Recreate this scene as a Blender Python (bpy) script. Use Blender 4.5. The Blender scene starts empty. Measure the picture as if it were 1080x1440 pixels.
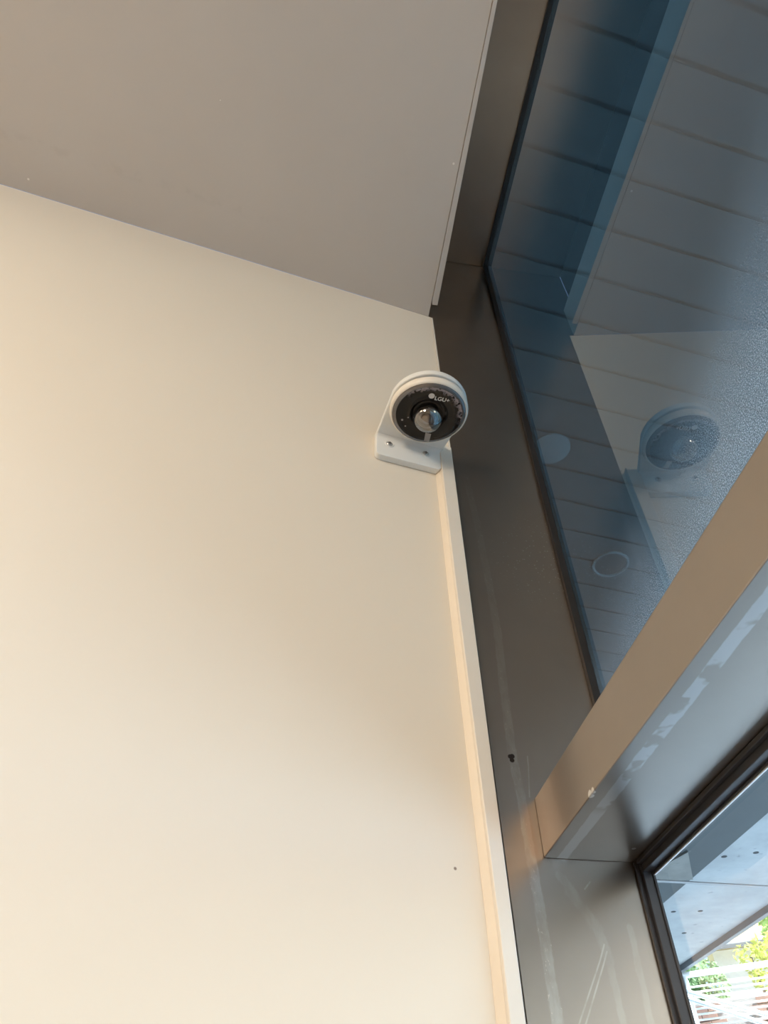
import bpy, bmesh, math, random
from mathutils import Vector, Matrix, noise

S = bpy.context.scene
COL = S.collection
rnd = random.Random(7)

# ------------------------------------------------------------------ camera
cam_d = bpy.data.cameras.new('camera')
cam_d.sensor_fit = 'VERTICAL'
cam_d.sensor_width = 27.0
cam_d.sensor_height = 36.0
cam_d.lens = 24.822
cam_d.clip_start = 0.02
cam = bpy.data.objects.new('camera', cam_d)
COL.objects.link(cam)
RR = Vector((0.98981169, -0.14230815, -0.00460428))   # right
RD = Vector((0.10119355, 0.72585538, -0.68036302))    # down
RF = Vector((0.10016325, 0.67296535, 0.73286081))     # forward
cam.matrix_world = Matrix(((RR.x, -RD.x, -RF.x, 0.0),
                           (RR.y, -RD.y, -RF.y, 0.0),
                           (RR.z, -RD.z, -RF.z, 1.55),
                           (0, 0, 0, 1)))
S.camera = cam

# ------------------------------------------------------------------ world, sun, lamps, exposure
S.view_settings.view_transform = 'Standard'
S.view_settings.look = 'None'
S.view_settings.gamma = 1.0
S.view_settings.use_curve_mapping = False
S.view_settings.exposure = -0.03

world = bpy.data.worlds.new('sky')
S.world = world
world.use_nodes = True
wn = world.node_tree
wn.nodes.clear()
wo = wn.nodes.new('ShaderNodeOutputWorld')
wb = wn.nodes.new('ShaderNodeBackground')
ws = wn.nodes.new('ShaderNodeTexSky')
ws.sky_type = 'NISHITA'
ws.sun_disc = False
ws.sun_elevation = math.radians(42)
ws.sun_rotation = math.radians(140)
ws.air_density = 1.0
ws.dust_density = 2.0
ws.ozone_density = 1.0
wb.inputs['Strength'].default_value = 0.30
wn.links.new(ws.outputs[0], wb.inputs[0])
wn.links.new(wb.outputs[0], wo.inputs[0])


def sun_light(direction, energy, color):
    d = bpy.data.lights.new('sun', 'SUN')
    d.energy = energy
    d.color = color
    d.angle = math.radians(0.6)
    o = bpy.data.objects.new('sun', d)
    COL.objects.link(o)
    o.rotation_euler = Vector(direction).to_track_quat('-Z', 'Y').to_euler()
    o.location = (6, -6, 12)


def area_light(name, loc, target, sx, sy, power, color, spread=180):
    d = bpy.data.lights.new(name, 'AREA')
    d.shape = 'RECTANGLE'
    d.size = sx
    d.size_y = sy
    d.energy = power
    d.color = color
    d.spread = math.radians(spread)
    o = bpy.data.objects.new(name, d)
    COL.objects.link(o)
    o.location = loc
    v = Vector(target) - Vector(loc)
    o.rotation_euler = v.to_track_quat('-Z', 'Y').to_euler()


sun_light((-0.32, 0.67, -0.67), 25.0, (0.86, 0.94, 1.0))
area_light('ceiling_panel_light', (-1.10, -0.55, 2.73), (-1.10, -0.55, 0.0), 0.9, 0.5, 22, (1.0, 0.84, 0.66))
area_light('ceiling_panel_light', (-2.80, -1.60, 2.73), (-2.80, -1.60, 0.0), 1.2, 0.6, 35, (1.0, 0.81, 0.60))
area_light('wall_fill_light', (-1.90, -2.60, 2.45), (-0.60, 0.45, 2.10), 0.8, 0.4, 52, (1.0, 0.82, 0.62))  # unseen fill, added to brighten the upper part of the cream wall

# ------------------------------------------------------------------ helpers: nodes
def new_mat(name):
    m = bpy.data.materials.new(name)
    m.use_nodes = True
    nt = m.node_tree
    nt.nodes.clear()
    out = nt.nodes.new('ShaderNodeOutputMaterial')
    return m, nt, out


def sock(nt, node_in, v):
    if v is None:
        return
    if hasattr(v, 'is_output'):
        nt.links.new(v, node_in)
    else:
        node_in.default_value = v


def mth(nt, op, a, b=None, c=None, clamp=False):
    n = nt.nodes.new('ShaderNodeMath')
    n.operation = op
    n.use_clamp = clamp
    for i, v in enumerate((a, b, c)):
        if v is not None:
            sock(nt, n.inputs[i], v)
    return n.outputs[0]


def vmth(nt, op, a, b=None, scale=None):
    n = nt.nodes.new('ShaderNodeVectorMath')
    n.operation = op
    sock(nt, n.inputs[0], a)
    if b is not None:
        sock(nt, n.inputs[1], b)
    if scale is not None:
        sock(nt, n.inputs['Scale'], scale)
    return n.outputs['Value'] if op in ('DOT_PRODUCT', 'LENGTH', 'DISTANCE') else n.outputs['Vector']


def smooth(nt, v, lo, hi, t0=0.0, t1=1.0):
    n = nt.nodes.new('ShaderNodeMapRange')
    n.interpolation_type = 'SMOOTHSTEP'
    sock(nt, n.inputs['Value'], v)
    n.inputs['From Min'].default_value = lo
    n.inputs['From Max'].default_value = hi
    n.inputs['To Min'].default_value = t0
    n.inputs['To Max'].default_value = t1
    return n.outputs[0]


def ntex(nt, vec, scale, detail=3.0, rough=0.55, dist=0.0):
    n = nt.nodes.new('ShaderNodeTexNoise')
    nt.links.new(vec, n.inputs['Vector'])
    n.inputs['Scale'].default_value = scale
    n.inputs['Detail'].default_value = detail
    n.inputs['Roughness'].default_value = rough
    n.inputs['Distortion'].default_value = dist
    return n.outputs['Fac']


def mixc(nt, fac, a, b):
    n = nt.nodes.new('ShaderNodeMix')
    n.data_type = 'RGBA'
    sock(nt, n.inputs[0], fac)
    sock(nt, n.inputs[6], a if hasattr(a, 'is_output') else tuple(a) + (1.0,))
    sock(nt, n.inputs[7], b if hasattr(b, 'is_output') else tuple(b) + (1.0,))
    return n.outputs[2]


def wpos(nt):
    return nt.nodes.new('ShaderNodeNewGeometry').outputs['Position']


def scaled(nt, v, s):
    return vmth(nt, 'MULTIPLY', v, s)


def seg_dist(nt, pos, a, b, flat=(1, 0, 1)):
    """distance of the surface point to a straight scratch a-b (world coordinates, one axis ignored)"""
    f = Vector(flat)
    A = Vector([a[i] * f[i] for i in range(3)])
    B = Vector([b[i] * f[i] for i in range(3)])
    ba = B - A
    pa = vmth(nt, 'SUBTRACT', scaled(nt, pos, flat), tuple(A))
    h = mth(nt, 'DIVIDE', vmth(nt, 'DOT_PRODUCT', pa, tuple(ba)), max(ba.dot(ba), 1e-9), clamp=True)
    q = nt.nodes.new('ShaderNodeCombineXYZ')
    for i in range(3):
        nt.links.new(mth(nt, 'MULTIPLY', h, ba[i]), q.inputs[i])
    return vmth(nt, 'DISTANCE', pa, q.outputs[0])


def principled(nt, out, color, rough=0.5, metal=0.0, spec=0.5, normal=None, **kw):
    p = nt.nodes.new('ShaderNodeBsdfPrincipled')
    sock(nt, p.inputs['Base Color'], color if hasattr(color, 'is_output') else tuple(color) + (1.0,))
    sock(nt, p.inputs['Roughness'], rough)
    p.inputs['Metallic'].default_value = metal
    p.inputs['Specular IOR Level'].default_value = spec
    if normal is not None:
        nt.links.new(normal, p.inputs['Normal'])
    for k, v in kw.items():
        sock(nt, p.inputs[k], v)
    if out is not None:
        nt.links.new(p.outputs[0], out.inputs[0])
    return p


def bump(nt, h, strength, dist=0.001):
    b = nt.nodes.new('ShaderNodeBump')
    b.inputs['Strength'].default_value = strength
    b.inputs['Distance'].default_value = dist
    nt.links.new(h, b.inputs['Height'])
    return b.outputs[0]


def plain(name, color, rough=0.5, metal=0.0, spec=0.5, vary=0.08, scale=20.0, bmp=0.0, bscale=200.0):
    m, nt, out = new_mat(name)
    p = wpos(nt)
    n = ntex(nt, p, scale, 4.0)
    c = mixc(nt, n, [x * (1 - vary) for x in color], [min(1, x * (1 + vary)) for x in color])
    nm = bump(nt, ntex(nt, p, bscale, 2.0), bmp, 0.0005) if bmp else None
    principled(nt, out, c, rough, metal, spec, nm)
    return m


# ------------------------------------------------------------------ materials
def m_wall():
    m, nt, out = new_mat('cream_painted_wall')
    p = wpos(nt)
    n = ntex(nt, p, 3.0, 4.0)
    c = mixc(nt, n, (0.77, 0.715, 0.625), (0.80, 0.745, 0.655))
    d = vmth(nt, 'DISTANCE', p, (0.183 + 0.984 * -0.037, 0.605 - 0.178 * 0.037, 2.75 - 0.973))
    c = mixc(nt, smooth(nt, d, 0.0008, 0.0018, 1.0, 0.0), c, (0.25, 0.2, 0.16))
    nm = bump(nt, ntex(nt, p, 260.0, 2.0), 0.06, 0.0006)
    principled(nt, out, c, 0.55, spec=0.35, normal=nm)
    return m


def m_ceiling():
    m, nt, out = new_mat('grey_painted_ceiling')
    p = wpos(nt)
    n = ntex(nt, p, 5.0, 5.0)
    c = mixc(nt, n, (0.63, 0.59, 0.55), (0.68, 0.64, 0.60))
    # faint smudge running along the wall
    d = seg_dist(nt, p, (-0.55, 0.39, 0), (-0.10, 0.47, 0), (1, 1, 0))
    sm = mth(nt, 'MULTIPLY', smooth(nt, d, 0.002, 0.012, 1.0, 0.0), smooth(nt, ntex(nt, p, 40, 4), 0.45, 0.65))
    c = mixc(nt, mth(nt, 'MULTIPLY', sm, 0.12), c, (0.42, 0.39, 0.36))
    for q, r in (((-0.507, 0.4574), 0.0022), ((0.166, 0.338), 0.0022), ((-0.2, 0.30), 0.001)):
        d = vmth(nt, 'DISTANCE', p, (q[0], q[1], 2.75))
        c = mixc(nt, smooth(nt, d, r * 0.6, r, 1.0, 0.0), c, (0.95, 0.92, 0.88))
    nm = bump(nt, ntex(nt, p, 220.0, 2.0), 0.05, 0.0006)
    principled(nt, out, c, 0.6, spec=0.3, normal=nm)
    return m


TAUPE = (0.355, 0.312, 0.272)
T_METAL = 0.93


def m_taupe(name='taupe_painted_metal', jamb=False, rough=0.29):
    m, nt, out = new_mat(name)
    p = wpos(nt)
    n = ntex(nt, p, 18.0, 5.0)
    c = mixc(nt, n, [x * 0.92 for x in TAUPE], [x * 1.08 for x in TAUPE])
    r = rough
    if jamb:
        sep = nt.nodes.new('ShaderNodeSeparateXYZ')
        nt.links.new(p, sep.inputs[0])
        z = sep.outputs[2]
        fine = ntex(nt, scaled(nt, p, (260, 260, 90)), 1.0, 4.0)
        pts = [(0.2045, 2.297), (0.2112, 2.199), (0.2150, 2.092), (0.2160, 2.03), (0.2135, 1.966),
               (0.2120, 1.883), (0.2145, 1.845), (0.2150, 1.80), (0.2160, 1.76), (0.2162, 1.72), (0.2165, 1.60)]
        best = None
        for a, b in zip(pts, pts[1:]):
            d = seg_dist(nt, p, (a[0], 0, a[1]), (b[0], 0, b[1]))
            best = d if best is None else mth(nt, 'MINIMUM', best, d)
        dn = mth(nt, 'ADD', best, mth(nt, 'MULTIPLY', mth(nt, 'SUBTRACT', fine, 0.5), 0.004))
        tape = smooth(nt, dn, 0.0036, 0.0052, 1.0, 0.0)
        patchy = smooth(nt, ntex(nt, scaled(nt, p, (120, 120, 45)), 1.0, 4.0), 0.30, 0.62, 0.25, 1.0)
        lower = smooth(nt, z, 1.70, 2.25, 0.80, 0.22)
        c = mixc(nt, mth(nt, 'MULTIPLY', mth(nt, 'MULTIPLY', tape, patchy), lower), c, (0.46, 0.43, 0.40))
        spots = smooth(nt, ntex(nt, scaled(nt, p, (420, 420, 260)), 1.0, 3.0), 0.63, 0.69)
        c = mixc(nt, mth(nt, 'MULTIPLY', mth(nt, 'MULTIPLY', tape, spots), smooth(nt, z, 1.65, 1.85, 0.75, 0.2)), c, (0.70, 0.62, 0.54))
        # rusty bit beside the rail end, dark chip in the tape strip
        d = seg_dist(nt, p, (0.2165, 0, 1.835), (0.2190, 0, 1.795))
        c = mixc(nt, mth(nt, 'MULTIPLY', mth(nt, 'MULTIPLY', smooth(nt, d, 0.001, 0.006, 1.0, 0.0), patchy), 0.32), c, (0.42, 0.26, 0.17))
        for a in ((0.2098, 1.8835), (0.2118, 1.8840), (0.2110, 1.8800)):
            d = vmth(nt, 'DISTANCE', scaled(nt, p, (1, 0, 1)), (a[0], 0, a[1]))
            c = mixc(nt, smooth(nt, d, 0.0020, 0.0027, 1.0, 0.0), c, (0.06, 0.045, 0.04))
        # pale plaster smear at the lower right and two long scratches
        sm = None
        for a, b, wd in (((0.245, 1.765), (0.262, 1.738), 0.006), ((0.262, 1.738), (0.267, 1.715), 0.005),
                         ((0.238, 1.778), (0.247, 1.765), 0.005), ((0.290, 1.74), (0.2885, 1.60), 0.0035),
                         ((0.2665, 1.71), (0.268, 1.60), 0.004)):
            d = seg_dist(nt, p, (a[0], 0, a[1]), (b[0], 0, b[1]))
            d = mth(nt, 'ADD', d, mth(nt, 'MULTIPLY', mth(nt, 'SUBTRACT', fine, 0.5), wd * 1.3))
            k = smooth(nt, d, wd * 0.5, wd, 1.0, 0.0)
            sm = k if sm is None else mth(nt, 'MAXIMUM', sm, k)
        c = mixc(nt, mth(nt, 'MULTIPLY', mth(nt, 'MULTIPLY', sm, patchy), 0.25), c, (0.50, 0.49, 0.46))
        sc = None
        for a, b in (((0.265, 1.727), (0.2590, 1.716)), ((0.2590, 1.716), (0.2290, 1.668)),
                     ((0.2660, 1.722), (0.2610, 1.713)), ((0.2610, 1.713), (0.2320, 1.664)),
                     ((0.258, 1.768), (0.264, 1.774)), ((0.2225, 1.845), (0.2262, 1.875)),
                     ((0.2262, 1.875), (0.2268, 1.885))):
            d = seg_dist(nt, p, (a[0], 0, a[1]), (b[0], 0, b[1]))
            k = smooth(nt, d, 0.0003, 0.0009, 1.0, 0.0)
            sc = k if sc is None else mth(nt, 'MAXIMUM', sc, k)
        c = mixc(nt, mth(nt, 'MULTIPLY', mth(nt, 'MULTIPLY', sc, patchy), 0.5), c, (0.60, 0.57, 0.53))
        # dust specks by the glass edge
        v = nt.nodes.new('ShaderNodeTexVoronoi')
        v.inputs['Scale'].default_value = 190.0
        nt.links.new(p, v.inputs['Vector'])
        d = vmth(nt, 'DISTANCE', scaled(nt, p, (1, 0, 1)), (0.306, 0, 2.15))
        k = mth(nt, 'MULTIPLY', smooth(nt, v.outputs['Distance'], 0.12, 0.2, 1.0, 0.0), smooth(nt, d, 0.02, 0.11, 0.6, 0.0))
        c = mixc(nt, k, c, (0.6, 0.58, 0.55))
    nm = bump(nt, ntex(nt, p, 420.0, 2.0), 0.06, 0.0004)
    principled(nt, out, c, r, metal=T_METAL, spec=0.5, normal=nm)
    return m


def m_transom():
    m, nt, out = new_mat('taupe_transom_paint')
    p = wpos(nt)
    n = ntex(nt, p, 18.0, 5.0)
    c = mixc(nt, n, [x * 0.93 for x in TAUPE], [x * 1.07 for x in TAUPE])
    sep = nt.nodes.new('ShaderNodeSeparateXYZ')
    nt.links.new(p, sep.inputs[0])
    x, y, z = sep.outputs
    # strip of pale tape residue along the underside, broken up away from the corner
    fine = ntex(nt, scaled(nt, p, (200, 60, 1)), 1.0, 4.0)
    d = mth(nt, 'ABSOLUTE', mth(nt, 'SUBTRACT', x, 0.2425))
    d = mth(nt, 'ADD', d, mth(nt, 'MULTIPLY', mth(nt, 'SUBTRACT', fine, 0.5), 0.003))
    t = smooth(nt, d, 0.0042, 0.0054, 1.0, 0.0)
    t = mth(nt, 'MULTIPLY', t, smooth(nt, z, 1.792, 1.793, 1.0, 0.0))
    brk = smooth(nt, ntex(nt, scaled(nt, p, (60, 50, 1)), 1.0, 2.0), 0.40, 0.50)
    brk = mth(nt, 'MAXIMUM', brk, smooth(nt, y, 0.50, 0.52))
    c = mixc(nt, mth(nt, 'MULTIPLY', mth(nt, 'MULTIPLY', t, brk), 0.75), c, (0.52, 0.51, 0.50))
    # chipped white spots on the lower front edge and the top edge
    for a, r in (((0.2265, 0.487, 1.7925), 0.004), ((0.2265, 0.481, 1.7925), 0.003), ((0.296, 0.575, 1.7915), 0.0022)):
        d = vmth(nt, 'DISTANCE', p, a)
        d = mth(nt, 'ADD', d, mth(nt, 'MULTIPLY', mth(nt, 'SUBTRACT', fine, 0.5), r * 0.6))
        c = mixc(nt, smooth(nt, d, r * 0.7, r, 1.0, 0.0), c, (0.85, 0.83, 0.80))
    nm = bump(nt, ntex(nt, p, 300.0, 2.0), 0.04, 0.0004)
    principled(nt, out, c, 0.30, metal=T_METAL, spec=0.5, normal=nm)
    return m


def front_only(nt, f):
    """a thin sheet mirrors once, at the face the ray meets first"""
    bf = nt.nodes.new('ShaderNodeNewGeometry').outputs['Backfacing']
    return mth(nt, 'MULTIPLY', f, mth(nt, 'SUBTRACT', 1.0, bf))


def m_film_glass():
    """tinted window film: dims what lies outside, mirrors the room, dusty with a painted haze"""
    m, nt, out = new_mat('tinted_film_glass')
    p = wpos(nt)
    tr = nt.nodes.new('ShaderNodeBsdfTransparent')
    tr.inputs[0].default_value = (0.105, 0.190, 0.225, 1)
    gl = nt.nodes.new('ShaderNodeBsdfGlossy')
    gl.inputs['Color'].default_value = (0.91, 0.95, 0.97, 1)
    gl.inputs['Roughness'].default_value = 0.012
    fr = nt.nodes.new('ShaderNodeFresnel')
    fr.inputs['IOR'].default_value = 1.5
    f = front_only(nt, mth(nt, 'MULTIPLY', fr.outputs[0], 1.7, clamp=True))
    mx = nt.nodes.new('ShaderNodeMixShader')
    nt.links.new(f, mx.inputs[0])
    nt.links.new(tr.outputs[0], mx.inputs[1])
    nt.links.new(gl.outputs[0], mx.inputs[2])
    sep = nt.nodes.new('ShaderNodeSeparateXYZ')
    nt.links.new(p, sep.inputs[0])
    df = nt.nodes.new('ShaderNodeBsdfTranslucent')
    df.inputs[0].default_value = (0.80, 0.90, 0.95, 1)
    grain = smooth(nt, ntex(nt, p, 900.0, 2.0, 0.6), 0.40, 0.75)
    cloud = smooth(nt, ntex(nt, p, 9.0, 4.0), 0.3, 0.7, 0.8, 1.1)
    amount = smooth(nt, mth(nt, 'MULTIPLY_ADD', sep.outputs[1], 0.3, sep.outputs[2]), 1.95, 2.23, 0.32, 0.012)  # dust thickened low and towards the viewer to paint in the bright daylight haze
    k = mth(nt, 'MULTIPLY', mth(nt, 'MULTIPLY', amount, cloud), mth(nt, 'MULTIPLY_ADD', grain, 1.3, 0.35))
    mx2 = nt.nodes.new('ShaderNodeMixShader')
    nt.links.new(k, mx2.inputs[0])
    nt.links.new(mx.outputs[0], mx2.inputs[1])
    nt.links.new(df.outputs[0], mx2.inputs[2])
    nt.links.new(mx2.outputs[0], out.inputs[0])
    return m


def m_clear_glass(name='clear_glass', tint=(0.93, 0.97, 0.97), ior=1.45, gain=1.0):
    m, nt, out = new_mat(name)
    tr = nt.nodes.new('ShaderNodeBsdfTransparent')
    tr.inputs[0].default_value = tuple(tint) + (1,)
    gl = nt.nodes.new('ShaderNodeBsdfGlossy')
    gl.inputs['Roughness'].default_value = 0.0
    fr = nt.nodes.new('ShaderNodeFresnel')
    fr.inputs['IOR'].default_value = ior
    mx = nt.nodes.new('ShaderNodeMixShader')
    nt.links.new(front_only(nt, mth(nt, 'MULTIPLY', fr.outputs[0], gain, clamp=True)), mx.inputs[0])
    nt.links.new(tr.outputs[0], mx.inputs[1])
    nt.links.new(gl.outputs[0], mx.inputs[2])
    nt.links.new(mx.outputs[0], out.inputs[0])
    return m


def m_concrete(name, c0, c1, holes=()):
    m, nt, out = new_mat(name)
    p = wpos(nt)
    n = ntex(nt, p, 2.2, 8.0, 0.65)
    c = mixc(nt, smooth(nt, n, 0.3, 0.7), c0, c1)
    pit = smooth(nt, ntex(nt, p, 14.0, 3.0), 0.66, 0.74)
    c = mixc(nt, mth(nt, 'MULTIPLY', pit, 0.5), c, [x * 0.45 for x in c0])
    principled(nt, out, c, 0.8, spec=0.2)
    return m


def m_leaf(name, c, trans):
    m, nt, out = new_mat(name)
    p = wpos(nt)
    n = ntex(nt, p, 6.0, 2.0)
    col = mixc(nt, n, [x * 0.65 for x in c], [min(1, x * 1.3) for x in c])
    d = nt.nodes.new('ShaderNodeBsdfDiffuse')
    t = nt.nodes.new('ShaderNodeBsdfTranslucent')
    nt.links.new(col, d.inputs[0])
    nt.links.new(col, t.inputs[0])
    mx = nt.nodes.new('ShaderNodeMixShader')
    mx.inputs[0].default_value = trans
    nt.links.new(d.outputs[0], mx.inputs[1])
    nt.links.new(t.outputs[0], mx.inputs[2])
    nt.links.new(mx.outputs[0], out.inputs[0])
    return m


def m_face():
    """black glossy lens cover with torn grey shreds of protective film near its rim"""
    m, nt, out = new_mat('black_gloss_cover')
    p = wpos(nt)
    at = nt.nodes.new('ShaderNodeTexCoord').outputs['Object']
    d = vmth(nt, 'LENGTH', scaled(nt, vmth(nt, 'SUBTRACT', p, tuple(FACE_C)), (1, 1, 0)))
    n = ntex(nt, p, 170.0, 4.0, 0.6, 0.6)
    rim = smooth(nt, d, 0.033, 0.043)
    side = smooth(nt, vmth(nt, 'DOT_PRODUCT', vmth(nt, 'SUBTRACT', p, tuple(FACE_C)), tuple(L_U * 0.25 + L_M)), 0.006, 0.022)
    k = mth(nt, 'MULTIPLY', smooth(nt, mth(nt, 'ADD', n, mth(nt, 'MULTIPLY', rim, 0.14)), 0.58, 0.64), mth(nt, 'MULTIPLY', rim, side))
    c = mixc(nt, mth(nt, 'MULTIPLY', k, 0.8), (0.009, 0.009, 0.010), (0.40, 0.36, 0.39))
    principled(nt, out, c, mth(nt, 'MULTIPLY_ADD', k, 0.4, 0.10), spec=0.3)
    return m


# ------------------------------------------------------------------ helpers: geometry
class MB:
    """collects faces (world coordinates) and links them as ONE mesh object"""
    def __init__(self):
        self.v, self.f, self.mi, self.sm = [], [], [], []

    def add(self, verts, faces, mi=0, smooth=False):
        b = len(self.v)
        self.v += [Vector(q) for q in verts]
        for f in faces:
            self.f.append([b + i for i in f])
            self.mi.append(mi)
            self.sm.append(smooth)
        return self

    def box(self, x0, x1, y0, y1, z0, z1, mi=0):
        vs = [(x, y, z) for z in (z0, z1) for y in (y0, y1) for x in (x0, x1)]
        fs = [(0, 2, 3, 1), (4, 5, 7, 6), (0, 1, 5, 4), (2, 6, 7, 3), (0, 4, 6, 2), (1, 3, 7, 5)]
        return self.add(vs, fs, mi)

    def prism(self, poly, ext, mi=0):
        """poly: list of 3D points (planar), ext: extrusion vector"""
        n = len(poly)
        e = Vector(ext)
        vs = [Vector(q) for q in poly] + [Vector(q) + e for q in poly]
        fs = [tuple(range(n))[::-1], tuple(range(n, 2 * n))]
        fs += [(i, (i + 1) % n, n + (i + 1) % n, n + i) for i in range(n)]
        return self.add(vs, fs, mi)

    def tube(self, path, r, k=8, mi=0):
        path = [Vector(q) for q in path]
        rs = r if isinstance(r, (list, tuple)) else [r] * len(path)
        vs, fs = [], []
        for i, q in enumerate(path):
            t = (path[min(i + 1, len(path) - 1)] - path[max(i - 1, 0)]).normalized()
            a = t.cross(Vector((0, 0, 1)))
            if a.length < 1e-3:
                a = t.cross(Vector((0, 1, 0)))
            a.normalize()
            b = t.cross(a)
            for j in range(k):
                w = 2 * math.pi * j / k
                vs.append(q + (a * math.cos(w) + b * math.sin(w)) * rs[i])
        for i in range(len(path) - 1):
            for j in range(k):
                fs.append((i * k + j, i * k + (j + 1) % k, (i + 1) * k + (j + 1) % k, (i + 1) * k + j))
        fs.append(tuple(range(k))[::-1])
        fs.append(tuple((len(path) - 1) * k + j for j in range(k)))
        return self.add(vs, fs, mi, True)

    def lathe(self, prof, c, ax, ex, k=48, mi=0, smooth=True, close=False):
        """prof: (radius, offset along ax)"""
        c, ax, ex = Vector(c), Vector(ax).normalized(), Vector(ex).normalized()
        ey = ax.cross(ex)
        vs, fs = [], []
        n = len(prof)
        for r, d in prof:
            for j in range(k):
                w = 2 * math.pi * j / k
                vs.append(c + ax * d + (ex * math.cos(w) + ey * math.sin(w)) * max(r, 1e-5))
        for i in range(n - 1 + (1 if close else 0)):
            i2 = (i + 1) % n
            for j in range(k):
                fs.append((i * k + j, i * k + (j + 1) % k, i2 * k + (j + 1) % k, i2 * k + j))
        return self.add(vs, fs, mi, smooth)

    def build(self, name, mats, parent=None, origin=None, bevel=0.0, seg=2, sharp=35):
        if parent is not None:
            o0 = world_loc(parent)
        else:
            o0 = Vector(origin) if origin is not None else Vector((0, 0, 0))
        me = bpy.data.meshes.new(name)
        me.from_pydata([tuple(q - o0) for q in self.v], [], self.f)
        for mt in (mats if isinstance(mats, (list, tuple)) else [mats]):
            me.materials.append(mt)
        for i, pl in enumerate(me.polygons):
            pl.material_index = self.mi[i]
            pl.use_smooth = self.sm[i]
        bm = bmesh.new()
        bm.from_mesh(me)
        bmesh.ops.remove_doubles(bm, verts=bm.verts, dist=1e-6)
        bmesh.ops.recalc_face_normals(bm, faces=bm.faces)
        bm.to_mesh(me)
        bm.free()
        try:
            me.set_sharp_from_angle(angle=math.radians(sharp))
        except Exception:
            pass
        o = bpy.data.objects.new(name, me)
        COL.objects.link(o)
        if parent is not None:
            o.parent = parent
        else:
            o.location = o0
        if bevel:
            b = o.modifiers.new('bevel', 'BEVEL')
            b.width = bevel
            b.segments = seg
            b.limit_method = 'ANGLE'
            b.angle_limit = math.radians(40)
        return o


def world_loc(o):
    v = Vector((0, 0, 0))
    while o is not None:
        v += Vector(o.location)
        o = o.parent
    return v


def tag(o, label=None, cat=None, group=None, kind=None):
    if label:
        o['label'] = label
    if cat:
        o['category'] = cat
    if group:
        o['group'] = group
    if kind:
        o['kind'] = kind
    return o


def empty(name, loc, label=None, cat=None, group=None, kind=None):
    o = bpy.data.objects.new(name, None)
    COL.objects.link(o)
    o.location = loc
    o.empty_display_size = 0.1
    return tag(o, label, cat, group, kind)


# ------------------------------------------------------------------ layout constants (metres)
ZC = 2.75                                     # ceiling
PC = Vector((0.18285, 0.60501, ZC))           # corner wall / ceiling / window
WA = math.radians(10.2702)
L_U = Vector((math.cos(WA), math.sin(WA), 0))     # along the cream wall, towards the window
L_M = Vector((math.sin(WA), -math.cos(WA), 0))    # out of the cream wall


def W(s, z, o=0.0):
    """point on / in front of the cream wall: s along it (0 at window end), z below ceiling, o out of it"""
    return PC + L_U * s + L_M * o + Vector((0, 0, z))


XG = 0.3144        # inner face of the upper pane
YJ = 0.604         # jamb face
ZT0, ZT1 = 1.7915, 1.8435   # transom
ZH = 3.0085        # window head
YEND = -3.0
FACE_C = W(-0.0583, -0.431, 0.0735)

M_WALL = m_wall()
M_CEIL = m_ceiling()
M_TAUPE = m_taupe()
M_JAMB = m_taupe('taupe_painted_jamb', True)
M_TRANSOM = m_transom()
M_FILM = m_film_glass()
M_CLEAR = m_clear_glass()
M_GASKET = plain('black_rubber', (0.012, 0.011, 0.012), 0.45, vary=0.2, scale=90)
M_SASH = plain('charcoal_sash_metal', (0.031, 0.032, 0.038), 0.42, vary=0.12, scale=40, spec=0.5)
M_BEAD = plain('bright_aluminium', (0.75, 0.76, 0.78), 0.30, metal=0.3)
M_STRIP = plain('white_filler_board', (0.77, 0.73, 0.665), 0.5, vary=0.03)
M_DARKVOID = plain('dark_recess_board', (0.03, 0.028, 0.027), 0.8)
M_CEILTRIM = plain('grey_edge_bead', (0.62, 0.59, 0.56), 0.5)
M_FLOOR = plain('warm_grey_floor', (0.44, 0.36, 0.28), 0.35, vary=0.1, scale=3)
M_INNER = plain('pale_inner_wall', (0.72, 0.67, 0.60), 0.7)

# ------------------------------------------------------------------ room shell
# cream wall: its free end leans by about a centimetre per metre, as the board was cut
edge = [(0.0, 0.0), (0.0055, -0.45), (0.0105, -1.05), (0.0110, -2.75)]
mb = MB()
poly = [W(-5.30, -2.75), W(edge[3][0], -2.75), W(edge[2][0], edge[2][1]), W(edge[1][0], edge[1][1]), W(0, 0.0), W(-5.30, 0.0)]
mb.prism(poly, -L_M * 0.012)
wall_front = tag(mb.build('wall_front', M_WALL), 'cream painted wall that carries the white camera', kind='structure')

mb = MB()
fl = [W(-0.0178, -0.405), W(0.0003, -0.405), W(0.0045, -1.08), W(0.005, -2.75), W(-0.0085, -2.75), W(-0.0085, -1.02), W(-0.0145, -0.69)]
mb.prism([q + L_M * 0.012 for q in fl], -L_M * 0.0118)
trim1 = tag(mb.build('trim_1', M_STRIP, bevel=0.0008), 'narrow off-white filler strip on the wall end below the camera', kind='structure')

# narrow warm-toned fillet in the inner corner of the strip
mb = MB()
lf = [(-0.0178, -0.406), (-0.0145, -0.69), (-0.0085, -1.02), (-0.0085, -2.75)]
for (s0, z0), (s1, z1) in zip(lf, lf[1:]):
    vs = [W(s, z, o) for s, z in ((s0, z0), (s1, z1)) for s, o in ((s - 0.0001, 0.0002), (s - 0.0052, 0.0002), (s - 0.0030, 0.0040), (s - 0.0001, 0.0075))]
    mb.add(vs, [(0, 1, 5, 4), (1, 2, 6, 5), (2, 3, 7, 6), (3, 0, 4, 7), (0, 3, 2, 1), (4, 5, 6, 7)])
tag(mb.build('strip_fillet', plain('warm_fillet', (0.79, 0.725, 0.625), 0.5), trim1), 'yellowish fillet along the strip')
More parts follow.
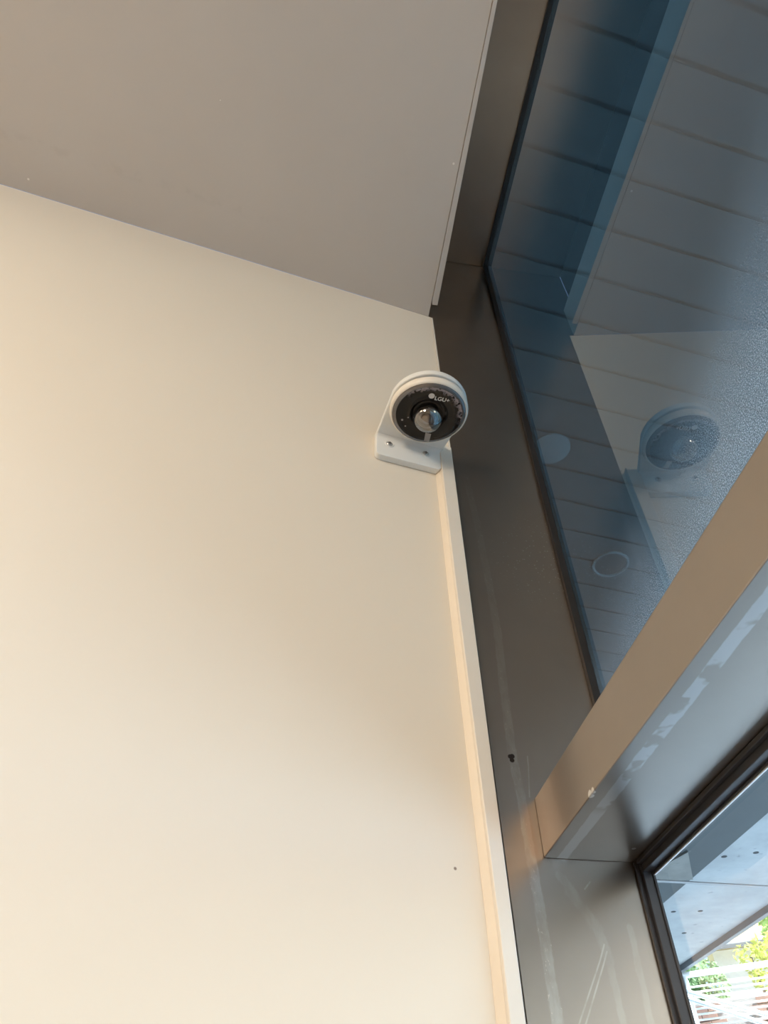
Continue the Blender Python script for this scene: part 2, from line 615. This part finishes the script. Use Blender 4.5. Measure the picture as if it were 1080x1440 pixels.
# thin pale metal bead on the wall end above the camera
mb = MB()
eb = [W(-0.0030, -0.003), W(0.0, -0.003), W(0.0048, -0.40), W(0.0016, -0.40)]
mb.prism([q + L_M * 0.0001 for q in eb], L_M * 0.0012)
mb.build('edge_bead', M_STRIP, wall_front)

mb = MB()
y_at = lambda x: PC.y + (x - PC.x) * math.tan(WA)
mb.prism([(-5.03, -6, ZC), (0.1752, -6, ZC), (0.1752, y_at(0.1752) - 0.0005, ZC), (-5.03, y_at(-5.03) - 0.0005, ZC)], (0, 0, 0.10))
ceil = tag(mb.build('ceiling', M_CEIL), 'grey-beige painted ceiling board', kind='structure')
mb = MB()
mb.prism([(0.1752, -6, ZC - 0.001), (0.1795, -0.1, ZC - 0.001), (0.1873, 0.579, ZC - 0.001), (0.1775, 0.579, ZC - 0.001), (0.1762, 0.570, ZC - 0.001), (0.1746, -6, ZC - 0.001)], (0, 0, 0.012))
mb.build('edge_bead', M_CEILTRIM, ceil, bevel=0.0006)

mb = MB()
mb.box(-5.1, 0.30, -6.1, 0.65, -0.10, 0.0)
tag(mb.build('floor', M_FLOOR), 'warm grey floor of the room', kind='structure')
mb = MB()
mb.box(-5.13, -5.03, -6.1, 0.2, 0.0, 3.05)
tag(mb.build('wall_left', M_INNER), 'pale wall on the far left of the room', kind='structure')
mb = MB()
mb.box(-5.03, 0.33, -6.1, -6.0, 0.0, 3.05)
tag(mb.build('wall_back', M_INNER), 'pale wall behind the viewer', kind='structure')
mb = MB()
mb.box(0.20, 0.40, -6.0, YEND - 0.06, 0.0, 3.05)
tag(mb.build('wall_right', M_INNER), 'wall beside the window, behind the viewer', kind='structure')
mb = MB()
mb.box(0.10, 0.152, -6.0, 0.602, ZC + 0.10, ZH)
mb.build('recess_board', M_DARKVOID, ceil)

# ------------------------------------------------------------------ window, upper light with tinted film
win1 = empty('window_1', (XG, YJ, 1.85), 'upper fixed window with dark tinted film', kind='structure')
mb = MB()
mb.prism([(0.1832 + 0.984 * s, YJ, ZC + z) for s, z in reversed(edge)] + [(0.152, YJ, ZC), (0.152, YJ, ZH + 0.05), (0.3222, YJ, ZH + 0.05), (0.3222, YJ, 0.0)], (0, 0.09, 0))
mb.build('jamb', M_JAMB, win1)
mb = MB()
mb.box(0.152, 0.3225, -6.0, YJ - 0.0005, ZH, ZH + 0.09)
mb.build('head', M_TAUPE, win1)
mb = MB()
mb.box(0.2268, 0.3225, YEND, YJ - 0.0003, ZT0, ZT1)
mb.build('transom', M_TRANSOM, win1, bevel=0.0008)
mb = MB()
mb.box(0.2268, 0.345, YEND - 0.06, YEND, 0.0, ZH)
mb.build('mullion', M_TAUPE, win1)
mb = MB()
mb.box(0.3060, XG - 0.0002, YJ - 0.0065, YJ - 0.0006, ZT1 + 0.0002, ZH - 0.0002)
mb.box(0.3060, XG - 0.0002, YEND + 0.001, YJ - 0.0067, ZH - 0.0065, ZH - 0.0003)
mb.box(0.3085, XG - 0.0002, YEND + 0.001, YJ - 0.0067, ZT1 + 0.0002, ZT1 + 0.002)
mb.build('gasket', M_GASKET, win1)
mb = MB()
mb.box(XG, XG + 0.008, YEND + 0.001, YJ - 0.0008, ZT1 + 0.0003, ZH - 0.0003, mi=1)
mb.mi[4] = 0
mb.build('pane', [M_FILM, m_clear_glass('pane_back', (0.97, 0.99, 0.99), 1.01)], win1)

# ------------------------------------------------------------------ window, lower light with charcoal sash
win2 = empty('window_2', (0.32, YJ, 0.1), 'lower window in a charcoal sash, clear glass', kind='structure')
def sash_bar(name, axis, m=M_SASH, parent=win2):
    mb = MB()
    steps = ((0.000, 0.0024, 0.3060), (0.0024, 0.0062, 0.3100), (0.0062, 0.0074, 0.3180))
    for a, b, x in steps:
        if axis == 'stile':
            mb.box(x, 0.3205, YJ - b - 0.0005, YJ - a - 0.0005, 0.06, ZT0 - a - 0.0004)
        elif axis == 'rail':
            mb.box(x, 0.3205, YEND + 0.04, YJ - 0.0076, ZT0 - b * 1.5 - 0.0004, ZT0 - a * 1.5 - 0.0004)
        elif axis == 'sill':
            mb.box(x, 0.3205, YEND + 0.04, YJ - 0.008, 0.06 + a, 0.06 + b)
        else:
            mb.box(x, 0.3205, YEND + a + 0.0005, YEND + b + 0.0005, 0.06, ZT0 - a - 0.0004)
    return mb.build(name, m, parent, bevel=0.0006)
sash_bar('stile', 'stile')
sash_bar('rail', 'rail')
sash_bar('sill_rail', 'sill')
sash_bar('stile', 'far')
mb = MB()
mb.box(0.3190, 0.3204, YEND + 0.045, YJ - 0.0085, ZT0 - 0.0125, ZT0 - 0.0117)
tag(mb.build('bead', M_BEAD, win2), 'bright thin glazing bead')
mb = MB()
mb.box(0.3206, 0.3256, YEND + 0.05, YJ - 0.0004, 0.070, ZT0 - 0.0004)
mb.build('pane', M_CLEAR, win2)
mb = MB()
mb.box(0.2268, 0.3225, YEND, YJ, 0.0, 0.06)
mb.build('sill', M_TAUPE, win2)

# ------------------------------------------------------------------ the wall camera on its white bracket
M_WHITE = plain('white_plastic', (0.79, 0.82, 0.83), 0.38, vary=0.015, spec=0.5)
M_WHITE2 = plain('warm_white_plastic', (0.82, 0.79, 0.73), 0.35, vary=0.015)
M_FACE = m_face()
M_BLACK = plain('black_plastic', (0.010, 0.010, 0.011), 0.22)
M_CHAMFER = plain('dark_chrome_rim', (0.20, 0.195, 0.20), 0.18, metal=0.55, vary=0.25, scale=160)
M_INK = plain('white_print', (0.72, 0.70, 0.68), 0.5)
M_SCREW = plain('steel_screw', (0.55, 0.55, 0.55), 0.28, metal=0.9)
M_SLOT = plain('screw_slot', (0.05, 0.05, 0.05), 0.6)
M_BARREL = plain('lens_barrel', (0.09, 0.075, 0.065), 0.35, metal=0.2)
M_LENS = plain('lens_glass_dark', (0.01, 0.01, 0.014), 0.03, spec=0.8)
M_DOME = m_clear_glass('lens_dome_glass', (0.80, 0.80, 0.82), 2.2, 2.1)
M_FILMTAB = plain('grey_film', (0.30, 0.29, 0.29), 0.4)
M_DOT = plain('sensor_dot', (0.38, 0.36, 0.36), 0.35)

DOWN = Vector((0, 0, -1))
camr = empty('security_camera', W(-0.0635, -0.435, 0.0),
             'white round security camera with black glossy face on the cream wall', 'security camera')
# bracket: L of a flat platform with rounded front and a wall plate with two screw holes
mb = MB()
zb, zt = -0.419, -0.4100
cs, co, r = -0.0590, 0.0735, 0.0522
out2 = [(-0.1105, 0.0003), (-0.1108, co)]
N = 28
for i in range(1, N):
    a = math.pi - math.pi * i / N
    out2.append((cs + r * math.cos(a), co + r * math.sin(a)))
out2 += [(cs + r, co), (-0.0165, 0.0003)]
mb.prism([W(s, zb, o) for s, o in out2], (0, 0, zt - zb))
bracket = mb.build('bracket_arm', M_WHITE, camr, bevel=0.0012)
# wall plate with fillet under the platform
mb = MB()
pr = [(0.0003, zb - 0.0002), (0.0185, zb - 0.0002), (0.0150, zb - 0.0012), (0.0122, zb - 0.0036), (0.0108, zb - 0.0075),
      (0.0100, zb - 0.012), (0.0100, -0.4590), (0.0003, -0.4590)]
def plate_outline():
    s0, s1, z1, rc = -0.1105, -0.0172, -0.4600, 0.007
    pts = [(s0, -0.4335)]
    for i in range(7):
        a = math.pi + math.pi / 2 * i / 6
        pts.append((s0 + rc + rc * math.cos(a), z1 + rc + rc * math.sin(a)))
    for i in range(7):
        a = 1.5 * math.pi + math.pi / 2 * i / 6
        pts.append((s1 - rc + rc * math.cos(a), z1 + rc + rc * math.sin(a)))
    pts.append((s1, -0.4335))
    return pts
mb.prism([W(s, z, 0.0004) for s, z in plate_outline()], L_M * 0.0096)
top = [(0.0004, -0.4335), (0.0100, -0.4335), (0.0104, -0.4260), (0.0112, -0.4228), (0.0126, -0.4206), (0.0150, zb - 0.0002), (0.0004, zb - 0.0002)]
mb.prism([W(-0.1105, z, o) for o, z in top], L_U * 0.0933)
plate = mb.build('bracket_plate', M_WHITE, camr, bevel=0.0009)
for s in (-0.0918, -0.0392):
    mb = MB()
    c = W(s, -0.4325, 0.0100)
    mb.lathe([(0.0068, 0.0001), (0.0064, 0.0009), (0.0056, 0.0010), (0.0046, 0.0003), (0.0001, 0.0003)], c, L_M, L_U, 24)
    ring = mb.build('screw_boss', M_WHITE, camr)
    mb = MB()
    mb.lathe([(0.0044, 0.0002), (0.0043, 0.0012), (0.0034, 0.0020), (0.0014, 0.0023), (0.0001, 0.0023)], c, L_M, L_U, 20)
    sc = mb.build('screw', M_SCREW, camr)
    mb = MB()
    zz = Vector((0, 0, 1))
    for a, b in ((L_U, zz), (zz, L_U)):
        q = c + L_M * 0.0018
        mb.prism([q + a * 0.0026 + b * 0.0006, q - a * 0.0026 + b * 0.0006, q - a * 0.0026 - b * 0.0006, q + a * 0.0026 - b * 0.0006], L_M * 0.0006)
    mb.build('cross_slot', M_SLOT, sc)
# housing ring, face, chamfer, dome
FT = Vector((0, 0, 0))
ax = (DOWN * 0.9986 - L_M * 0.052).normalized()
ex = L_U
top_c = Vector((FACE_C.x, FACE_C.y, ZC - 0.4195))
mb = MB()
mb.lathe([(0.046, 0.000), (0.0492, 0.0), (0.0495, 0.0006), (0.0510, 0.0014), (0.0519, 0.0035), (0.0519, 0.0075), (0.0512, 0.0100), (0.0498, 0.0117), (0.0488, 0.0121), (0.0480, 0.0113)], top_c, ax, ex, 72)
mb.build('housing', M_WHITE2, camr)
face_c = top_c + ax * 0.0110
mb = MB()
mb.lathe([(0.0484, -0.004), (0.0486, 0.0006), (0.0478, 0.0018), (0.0444, 0.0034), (0.0436, 0.0034)], face_c, ax, ex, 72)
mb.build('rim', M_CHAMFER, camr)
mb = MB()
mb.lathe([(0.0437, 0.0018), (0.0437, 0.0033), (0.0255, 0.0034), (0.0248, 0.0030), (0.0228, 0.0010), (0.0210, -0.0006), (0.0001, -0.001)], face_c, ax, ex, 72)
face = mb.build('face', M_FACE, camr)
# lens
mb = MB()
prof = [(0.0205 * math.cos(t), 0.002 + 0.0225 * math.sin(t)) for t in [math.pi / 2 * i / 14 for i in range(15)]]
lens_c = face_c - L_M * 0.0042
mb.lathe(prof, lens_c, ax, ex, 40)
dome = mb.build('lens_dome', M_DOME, camr)
mb = MB()
la = (ax + L_M * 0.25 - L_U * 0.30).normalized()
mb.lathe([(0.0150, 0.002), (0.0150, 0.008), (0.0125, 0.0110), (0.0115, 0.0112), (0.0108, 0.0100), (0.0086, 0.0114), (0.0080, 0.0114), (0.0072, 0.0102)], lens_c, la, L_U.cross(la), 36)
barrel = mb.build('lens_barrel', M_BARREL, camr)
mb = MB()
mb.lathe([(0.0072, 0.0102), (0.0060, 0.0116), (0.0035, 0.0128), (0.0001, 0.0132)], lens_c, la, L_U.cross(la), 28)
mb.build('lens', M_LENS, camr)


def on_face(s, o, d=0.0035):
    """point on the face plane at wall coordinates s, o"""
    q = W(s, 0, o)
    q.z = face_c.z
    # follow the slight tilt of the face
    t = (q - face_c).dot(ax) / ax.z
    q.z -= t
    return q + ax * d


for s, o, r in ((-0.0889, 0.0538, 0.0015), (-0.0827, 0.0600, 0.0010), (-0.0814, 0.0453, 0.0010)):
    mb = MB()
    mb.lathe([(r, -0.0002), (r, 0.0002), (r * 0.6, 0.0004), (0.0001, 0.0004)], on_face(s, o, 0.0034), ax, ex, 14)
    mb.build('indicator', M_DOT, camr)
mb = MB()
q = [on_face(a, b, 0.0036) for a, b in ((-0.0520, 0.0435), (-0.0440, 0.0440), (-0.0420, 0.0305), (-0.0490, 0.0300))]
mb.prism(q, ax * 0.0003)
mb.build('film_tab', M_FILMTAB, camr)
# printed mark: round emblem and letters
mb = MB()
mb.lathe([(0.0040, 0.0), (0.0040, 0.0003), (0.0001, 0.0003)], on_face(-0.0660, 0.1025, 0.0033), ax, ex, 28)
mb.build('emblem', M_INK, camr)


def text_part(body, size, centre, xdir, ydir, m, parent, name):
    cu = bpy.data.curves.new(name, 'FONT')
    cu.body = body
    cu.size = size
    cu.extrude = 0.0001
    cu.offset = 0.00012
    cu.align_x = 'LEFT'
    cu.align_y = 'CENTER'
    to = bpy.data.objects.new(name, cu)
    COL.objects.link(to)
    bpy.context.view_layer.update()
    dg = bpy.context.evaluated_depsgraph_get()
    me = bpy.data.meshes.new_from_object(to.evaluated_get(dg))
    bpy.data.objects.remove(to)
    X = xdir.normalized()
    Z = X.cross(ydir).normalized()
    Y = Z.cross(X)
    o0 = world_loc(parent)
    for v in me.vertices:
        p = X * v.co.x + Y * v.co.y + Z * v.co.z + centre - o0
        v.co = p
    me.materials.clear()
    me.materials.append(m)
    o = bpy.data.objects.new(name, me)
    COL.objects.link(o)
    o.parent = parent
    return o


text_part('LGU+', 0.0080, on_face(-0.0612, 0.1005, 0.0036), L_U + L_M * 0.10, L_M, M_INK, camr, 'lettering')

# ------------------------------------------------------------------ outside: building front, soffit, canopy
M_PANEL = plain('dark_soffit_panel', (0.13, 0.148, 0.155), 0.55, vary=0.06, scale=6)
M_SEAM = plain('soffit_seam', (0.075, 0.085, 0.09), 0.8)
M_SLATE = plain('slate_beam_metal', (0.045, 0.060, 0.068), 0.6, vary=0.15, scale=7)
M_PATCH = m_concrete('pale_concrete_patch', (0.20, 0.20, 0.19), (0.30, 0.30, 0.28))
M_CONC = m_concrete('pale_concrete', (0.34, 0.36, 0.37), (0.43, 0.45, 0.46))
M_LIP = plain('grey_drip_edge', (0.16, 0.18, 0.20), 0.6)
M_DISC = plain('pale_disc', (0.36, 0.37, 0.37), 0.5)
M_RINGW = plain('light_trim_ring', (0.36, 0.38, 0.38), 0.4)
M_LAMPIN = plain('dark_lamp_inside', (0.10, 0.105, 0.11), 0.5)
M_RODS = plain('grey_steel_rod', (0.30, 0.31, 0.32), 0.35, metal=0.4)
M_PAVE = plain('blue_grey_paving', (0.33, 0.40, 0.48), 0.85, vary=0.12, scale=2)
M_CLAD = plain('grey_cladding', (0.25, 0.26, 0.27), 0.6)

mb = MB()
mb.box(0.10, 0.33, 0.70, 14.0, 0.0, 3.38)
tag(mb.build('wall_outside', M_CLAD), 'grey outer face of the building beyond the jamb', kind='structure')

soffit = empty('soffit', (1.1, 2.0, 3.40), 'dark panelled soffit outside, seen through the tinted glass', kind='structure')
mb = MB()
mb.box(0.346, 1.90, -8.0, 14.0, 3.4047, 3.50)
mb.build('backing', M_SEAM, soffit)
SL, SP, GAP = 0.137, 0.1295, 0.011
for i in range(-14, 46):
    y1 = 0.793 + SP * i                       # y of the seam at x = 1
    a, b = y1 + GAP / 2, y1 + SP - GAP / 2
    x0, x1 = 0.346, 1.899
    f = lambda y, x: y + (x - 1.0) * SL
    mb = MB()
    mb.prism([(x0, f(a, x0), 3.400), (x1, f(a, x1), 3.400), (x1, f(b, x1), 3.400), (x0, f(b, x0), 3.400)], (0, 0, 0.0045))
    mb.build('panel', M_PANEL, soffit)

dl = empty('ceiling_disc', (0.758, 1.337, 3.3995), 'plain pale round cover on the outside soffit, nearer the window jamb', 'ceiling cover')
mb = MB()
mb.lathe([(0.062, 0.0), (0.0615, 0.006), (0.055, 0.009), (0.0001, 0.009)], (0.758, 1.337, 3.3998), DOWN, (1, 0, 0), 40)
mb.build('cover', M_DISC, dl)
dl = empty('downlight', (1.153, 1.848, 3.3995), 'round recessed downlight with a pale trim ring in the outside soffit', 'downlight')
mb = MB()
mb.lathe([(0.071, 0.0), (0.070, 0.006), (0.064, 0.007), (0.059, 0.003), (0.059, 0.0)], (1.153, 1.848, 3.3998), DOWN, (1, 0, 0), 40)
mb.build('trim_ring', M_RINGW, dl)
mb = MB()
mb.lathe([(0.0585, 0.0), (0.0585, 0.0015), (0.0001, 0.0015)], (1.153, 1.848, 3.3998), DOWN, (1, 0, 0), 40)
mb.build('diffuser', M_LAMPIN, dl)

beam = empty('canopy_beam', (2.4, 4.0, 3.40), 'dark slate beam along the outer edge of the soffit', kind='structure')
mb = MB()
mb.box(1.902, 2.860, -8.0, 14.0, 3.398, 3.90)
mb.build('beam_body', M_SLATE, beam)
mb = MB()
mb.prism([(2.50, 4.80, 3.3978), (2.62, 4.38, 3.3978), (2.858, 4.82, 3.3978), (2.60, 4.93, 3.3978)], (0, 0, -0.012))
tag(mb.build('concrete_patch', M_PATCH, beam), 'pale rough patch on the dark beam')

slab = empty('canopy_slab', (3.5, 4.0, 3.65), 'pale concrete canopy slab seen through the lower window', kind='structure')
mb = MB()
mb.box(2.862, 4.140, -8.0, 14.0, 3.650, 3.85)
mb.build('slab_body', M_CONC, slab)
mb = MB()
mb.box(4.141, 4.190, -8.0, 14.0, 3.602, 3.86)
mb.build('drip_edge', M_LIP, slab)
M_HOLE = plain('dark_tie_hole', (0.05, 0.055, 0.06), 0.9)
def on_slab(x, y, r=0.022):
    mb = MB()
    mb.lathe([(r, 0.0), (r, 0.0012), (0.0001, 0.0012)], (x, y, 3.6498), DOWN, (1, 0, 0), 14)
    mb.build('tie_hole', M_HOLE, slab)
for hx, hy in ((3.419, 6.226), (3.643, 6.180), (3.753, 6.749), (3.30, 5.05), (3.50, 4.95)):
    on_slab(hx, hy)

rod = empty('tension_rod', (0.33, 3.0, 2.68), 'thin steel rod crossing outside just under the dark beam', 'rod')
mb = MB()
mb.tube([(0.332, 3.0, 2.685), (4.05, 3.0, 2.672)], 0.0058, 8)
mb.build('rod', M_RODS, rod)
mb = MB()
mb.lathe([(0.03, 0.0), (0.03, 0.008), (0.012, 0.010), (0.010, 0.04), (0.0001, 0.041)], (0.331, 3.0, 2.685), (1, 0, 0), (0, 1, 0), 20)
mb.build('anchor', M_RODS, rod)
mb = MB()
mb.tube([(4.09, 3.0, -0.1), (4.09, 3.0, 3.649)], 0.04, 12)
tag(mb.build('canopy_post', M_RODS), 'slim steel post holding up the canopy edge', 'post')

mb = MB()
mb.box(-12, 45, -30, 60, -0.25, -0.105)
tag(mb.build('pavement', M_PAVE), 'pale paved ground outside', kind='structure')

# ------------------------------------------------------------------ outside: raised walk with white railing
M_RAIL = plain('white_painted_steel', (0.85, 0.88, 0.88), 0.45, vary=0.03)
M_BRICKW = plain('brick_wall', (0.30, 0.17, 0.13), 0.85, vary=0.3, scale=8)
M_MORTAR = plain('mortar', (0.34, 0.32, 0.30), 0.9)
M_STUCCO = plain('cream_stucco', (0.86, 0.82, 0.72), 0.8)
M_YELLOW = plain('yellow_fascia', (0.80, 0.62, 0.26), 0.7)
M_GUTTER = plain('grey_gutter', (0.20, 0.21, 0.22), 0.5)
M_ROOFG = plain('green_grey_hip_roof', (0.16, 0.20, 0.19), 0.8)
M_BARK = plain('bark', (0.12, 0.09, 0.07), 0.9, vary=0.3)
M_LEAF_Y = m_leaf('yellow_green_leaves', (0.58, 0.62, 0.16), 0.5)
M_LEAF_G = m_leaf('fresh_green_leaves', (0.36, 0.55, 0.18), 0.5)
M_LEAF_D = m_leaf('deep_green_leaves', (0.26, 0.38, 0.20), 0.4)

# railing plane runs obliquely away from the building; s = 0 at the far left post
RA = Vector((4.081, 7.698, 0))
RDIR = (Vector((4.764, 7.179, 0)) - RA).normalized()
RN = Vector((-RDIR.y, RDIR.x, 0))
def RP(s, z, o=0.0):
    return RA + RDIR * s + RN * o + Vector((0, 0, 1.55 + z))

walk = empty('raised_walkway', RP(1.5, 0.80), 'raised concrete walkway under the white railing', kind='structure')
mb = MB()
mb.prism([RP(-1.2, 0.70, -0.10), RP(6, 0.70, -0.10), RP(6, 0.70, 1.5), RP(-1.2, 0.70, 1.5)], (0, 0, 0.12))
mb.build('deck', M_CONC, walk)
mb = MB()
mb.prism([RP(-1.2, -1.655, 0.15), RP(6, -1.655, 0.15), RP(6, -1.655, 1.45), RP(-1.2, -1.655, 1.45)], (0, 0, 2.354))
mb.build('retaining_wall', M_CONC, walk)

rail = empty('railing', RP(0.0, 0.82), 'white steel railing with thin horizontal rails outside the lower window', 'railing')
mb = MB()
mb.tube([RP(-0.25, 2.0), RP(4, 2.0)], 0.026, 10)
mb.build('top_rail', M_RAIL, rail)
for k in range(12):
    mb = MB()
    z = 1.895 - 0.0445 * k
    mb.tube([RP(-0.02, z), RP(4, z)], 0.0085, 6)
    mb.build('rail', M_RAIL, rail)
for s in (0.065, 1.4, 2.8):
    mb = MB()
    mb.tube([RP(s, 0.8201), RP(s, 1.995)], 0.024, 8)
    mb.build('post', M_RAIL, rail)
hand = empty('stair_handrail', RP(0.1, 0.82, -0.06), 'white stair handrail of two sloping bars in front of the railing', 'handrail')
for z0, z1, s1 in ((1.868, 1.545, 0.80), (1.808, 1.470, 0.78)):
    mb = MB()
    d = (z1 - z0) / s1
    mb.tube([RP(0.02, z0, -0.06), RP(2.4, z0 + d * 2.38, -0.06)], 0.021, 8)
    mb.build('bar', M_RAIL, hand)
mb = MB()
mb.tube([RP(0.05, 0.8201, -0.06), RP(0.05, 1.875, -0.06)], 0.019, 8)
mb.build('post', M_RAIL, hand)
mb = MB()
mb.tube([RP(2.35, 0.8201, -0.06), RP(2.35, 0.93, -0.06)], 0.019, 8)
mb.build('post', M_RAIL, hand)

# ------------------------------------------------------------------ outside: houses and trees
def dirp(az, d, z):
    """point at compass angle az (degrees from +y towards +x), distance d from the room, height z above the eye"""
    a = math.radians(az)
    return Vector((math.sin(a) * d, math.cos(a) * d, 1.55 + z))


house = empty('house', dirp(34, 16, -1.65), 'cream rendered house with yellow eaves behind the railing', 'building')
ha = dirp(30.45, 15.2, 0)
hd = Vector((0.83, -0.55, 0)).normalized()
hn = Vector((-hd.y, hd.x, 0))
def HP(s, z, o=0.0):
    q = ha + hd * s + hn * o
    q.z = 1.55 + z
    return q
mb = MB()
mb.prism([HP(0, -1.65), HP(6, -1.65), HP(6, -1.65, 4), HP(0, -1.65, 4)], (0, 0, 5.45))
mb.build('wall', M_STUCCO, house)
mb = MB()
mb.prism([HP(-0.12, 3.81, -0.25), HP(6.2, 3.81, -0.25), HP(6.2, 3.81, 4.2), HP(-0.12, 3.81, 4.2)], (0, 0, 0.75))
mb.build('eaves_band', M_YELLOW, house)
mb = MB()
mb.tube([HP(-0.12, 3.79, -0.30), HP(6.2, 3.79, -0.30)], 0.05, 8)
mb.build('gutter', M_GUTTER, house)
mb = MB()
mb.tube([HP(1.02, -1.6, -0.06), HP(1.02, 3.72, -0.06)], 0.07, 8)
mb.build('downpipe', M_GUTTER, house)
mb = MB()
mb.prism([HP(-0.3, 4.56, -0.5), HP(6.4, 4.56, -0.5), HP(6.4, 5.6, 2.0), HP(-0.3, 5.6, 2.0)], (0, 0, 0.12))
mb.build('roof', M_ROOFG, house)

bw = empty('brick_wall', dirp(30, 11.5, -1.65), 'low red-brown brick wall behind the thin rails', 'wall')
ba = dirp(25.5, 11.6, 0)
bd = (dirp(35.5, 11.0, 0) - ba).normalized()
bn = Vector((-bd.y, bd.x, 0))
def BP(s, z, o=0.0):
    q = ba + bd * s + bn * o
    q.z = 1.55 + z
    return q
mb = MB()
mb.prism([BP(0, -1.65, 0.02), BP(2.6, -1.65, 0.02), BP(2.6, -1.65, 0.2), BP(0, -1.65, 0.2)], (0, 0, 3.95))
mb.build('mortar_core', M_MORTAR, bw)
bmesh_share = None
for r_ in range(7):
    for k in range(13):
        s0 = 0.20 * k + (0.10 if r_ % 2 else 0.0)
        if s0 + 0.185 > 2.6 or (0.85 < s0 < 1.25) or (r_ > 5 and s0 > 1.5):
            continue
        z0 = 2.28 - 0.085 * (r_ + 1)
        if bmesh_share is None:
            mb = MB()
            mb.prism([BP(s0, z0, -0.012), BP(s0 + 0.187, z0, -0.012), BP(s0 + 0.187, z0, 0.019), BP(s0, z0, 0.019)], (0, 0, 0.072))
            bo = mb.build('brick', M_BRICKW, bw)
            bmesh_share = (bo.data, BP(s0, z0))
        else:
            bo = bpy.data.objects.new('brick', bmesh_share[0])
            COL.objects.link(bo)
            bo.parent = bw
            bo.location = BP(s0, z0) - bmesh_share[1] + bn * rnd.uniform(-0.004, 0.004)


def tree(name, label, cat, base, blobs, trunk_r, n, size, m, group=None):
    t = empty(name, base, label, cat, group)
    mb = MB()
    topz = max(b[0].z for b in blobs)
    c0 = blobs[0][0]
    mb.tube([base, base.lerp(c0, 0.5) + Vector((0.05, -0.04, 0)), c0], [trunk_r, trunk_r * 0.8, trunk_r * 0.45], 8)
    for b in blobs[1:]:
        mb.tube([base.lerp(c0, 0.75), b[0]], [trunk_r * 0.4, trunk_r * 0.2], 6)
    mb.build('trunk', M_BARK, t)
    mb = MB()
    vol = [b[1].x * b[1].y * b[1].z for b in blobs]
    for b, v in zip(blobs, vol):
        for i in range(int(n * v / sum(vol))):
            while True:
                q = Vector((rnd.uniform(-1, 1), rnd.uniform(-1, 1), rnd.uniform(-1, 1)))
                if 0.25 < q.length < 1:
                    break
            if noise.noise(q * 2.2 + b[0]) < -0.18:
                continue
            p = b[0] + Vector((q.x * b[1].x, q.y * b[1].y, q.z * b[1].z))
            a = Vector((rnd.gauss(0, 1), rnd.gauss(0, 1), rnd.gauss(0, 0.7))).normalized()
            c = a.cross(Vector((rnd.gauss(0, 1), rnd.gauss(0, 1), rnd.gauss(0, 1)))).normalized()
            s = size * rnd.uniform(0.6, 1.3)
            mb.add([p - a * s, p + c * s * 0.45, p + a * s, p - c * s * 0.45], [(0, 1, 2, 3)])
    f = mb.build('foliage', m, t)
    f['kind'] = 'stuff'
    return t


tree('leafy_tree', 'deep green bushy tree behind the left end of the railing', 'tree',
     dirp(28.0, 12.6, -1.65),
     [(dirp(28.0, 12.6, 2.75), Vector((0.65, 0.65, 0.42))), (dirp(29.0, 12.7, 2.50), Vector((0.42, 0.42, 0.25))),
      (dirp(26.5, 12.6, 2.6), Vector((0.5, 0.5, 0.45)))], 0.08, 7000, 0.050, M_LEAF_D)
tree('leafy_tree', 'sunlit yellow-green tree in front of the cream house', 'tree',
     dirp(33.3, 12.0, -1.65),
     [(dirp(32.7, 12.0, 2.88), Vector((0.24, 0.24, 0.17))), (dirp(34.0, 12.0, 2.92), Vector((0.26, 0.26, 0.22))), (dirp(33.5, 12.0, 2.62), Vector((0.30, 0.3, 0.13)))],
     0.04, 800, 0.045, M_LEAF_Y)
tree('leafy_tree', 'fresh green tree branch overhanging at the upper right', 'tree',
     dirp(35.2, 13.4, -1.65),
     [(dirp(34.6, 13.4, 3.72), Vector((0.24, 0.24, 0.12))), (dirp(35.2, 13.4, 3.50), Vector((0.32, 0.32, 0.20)))],
     0.05, 1100, 0.05, M_LEAF_G)
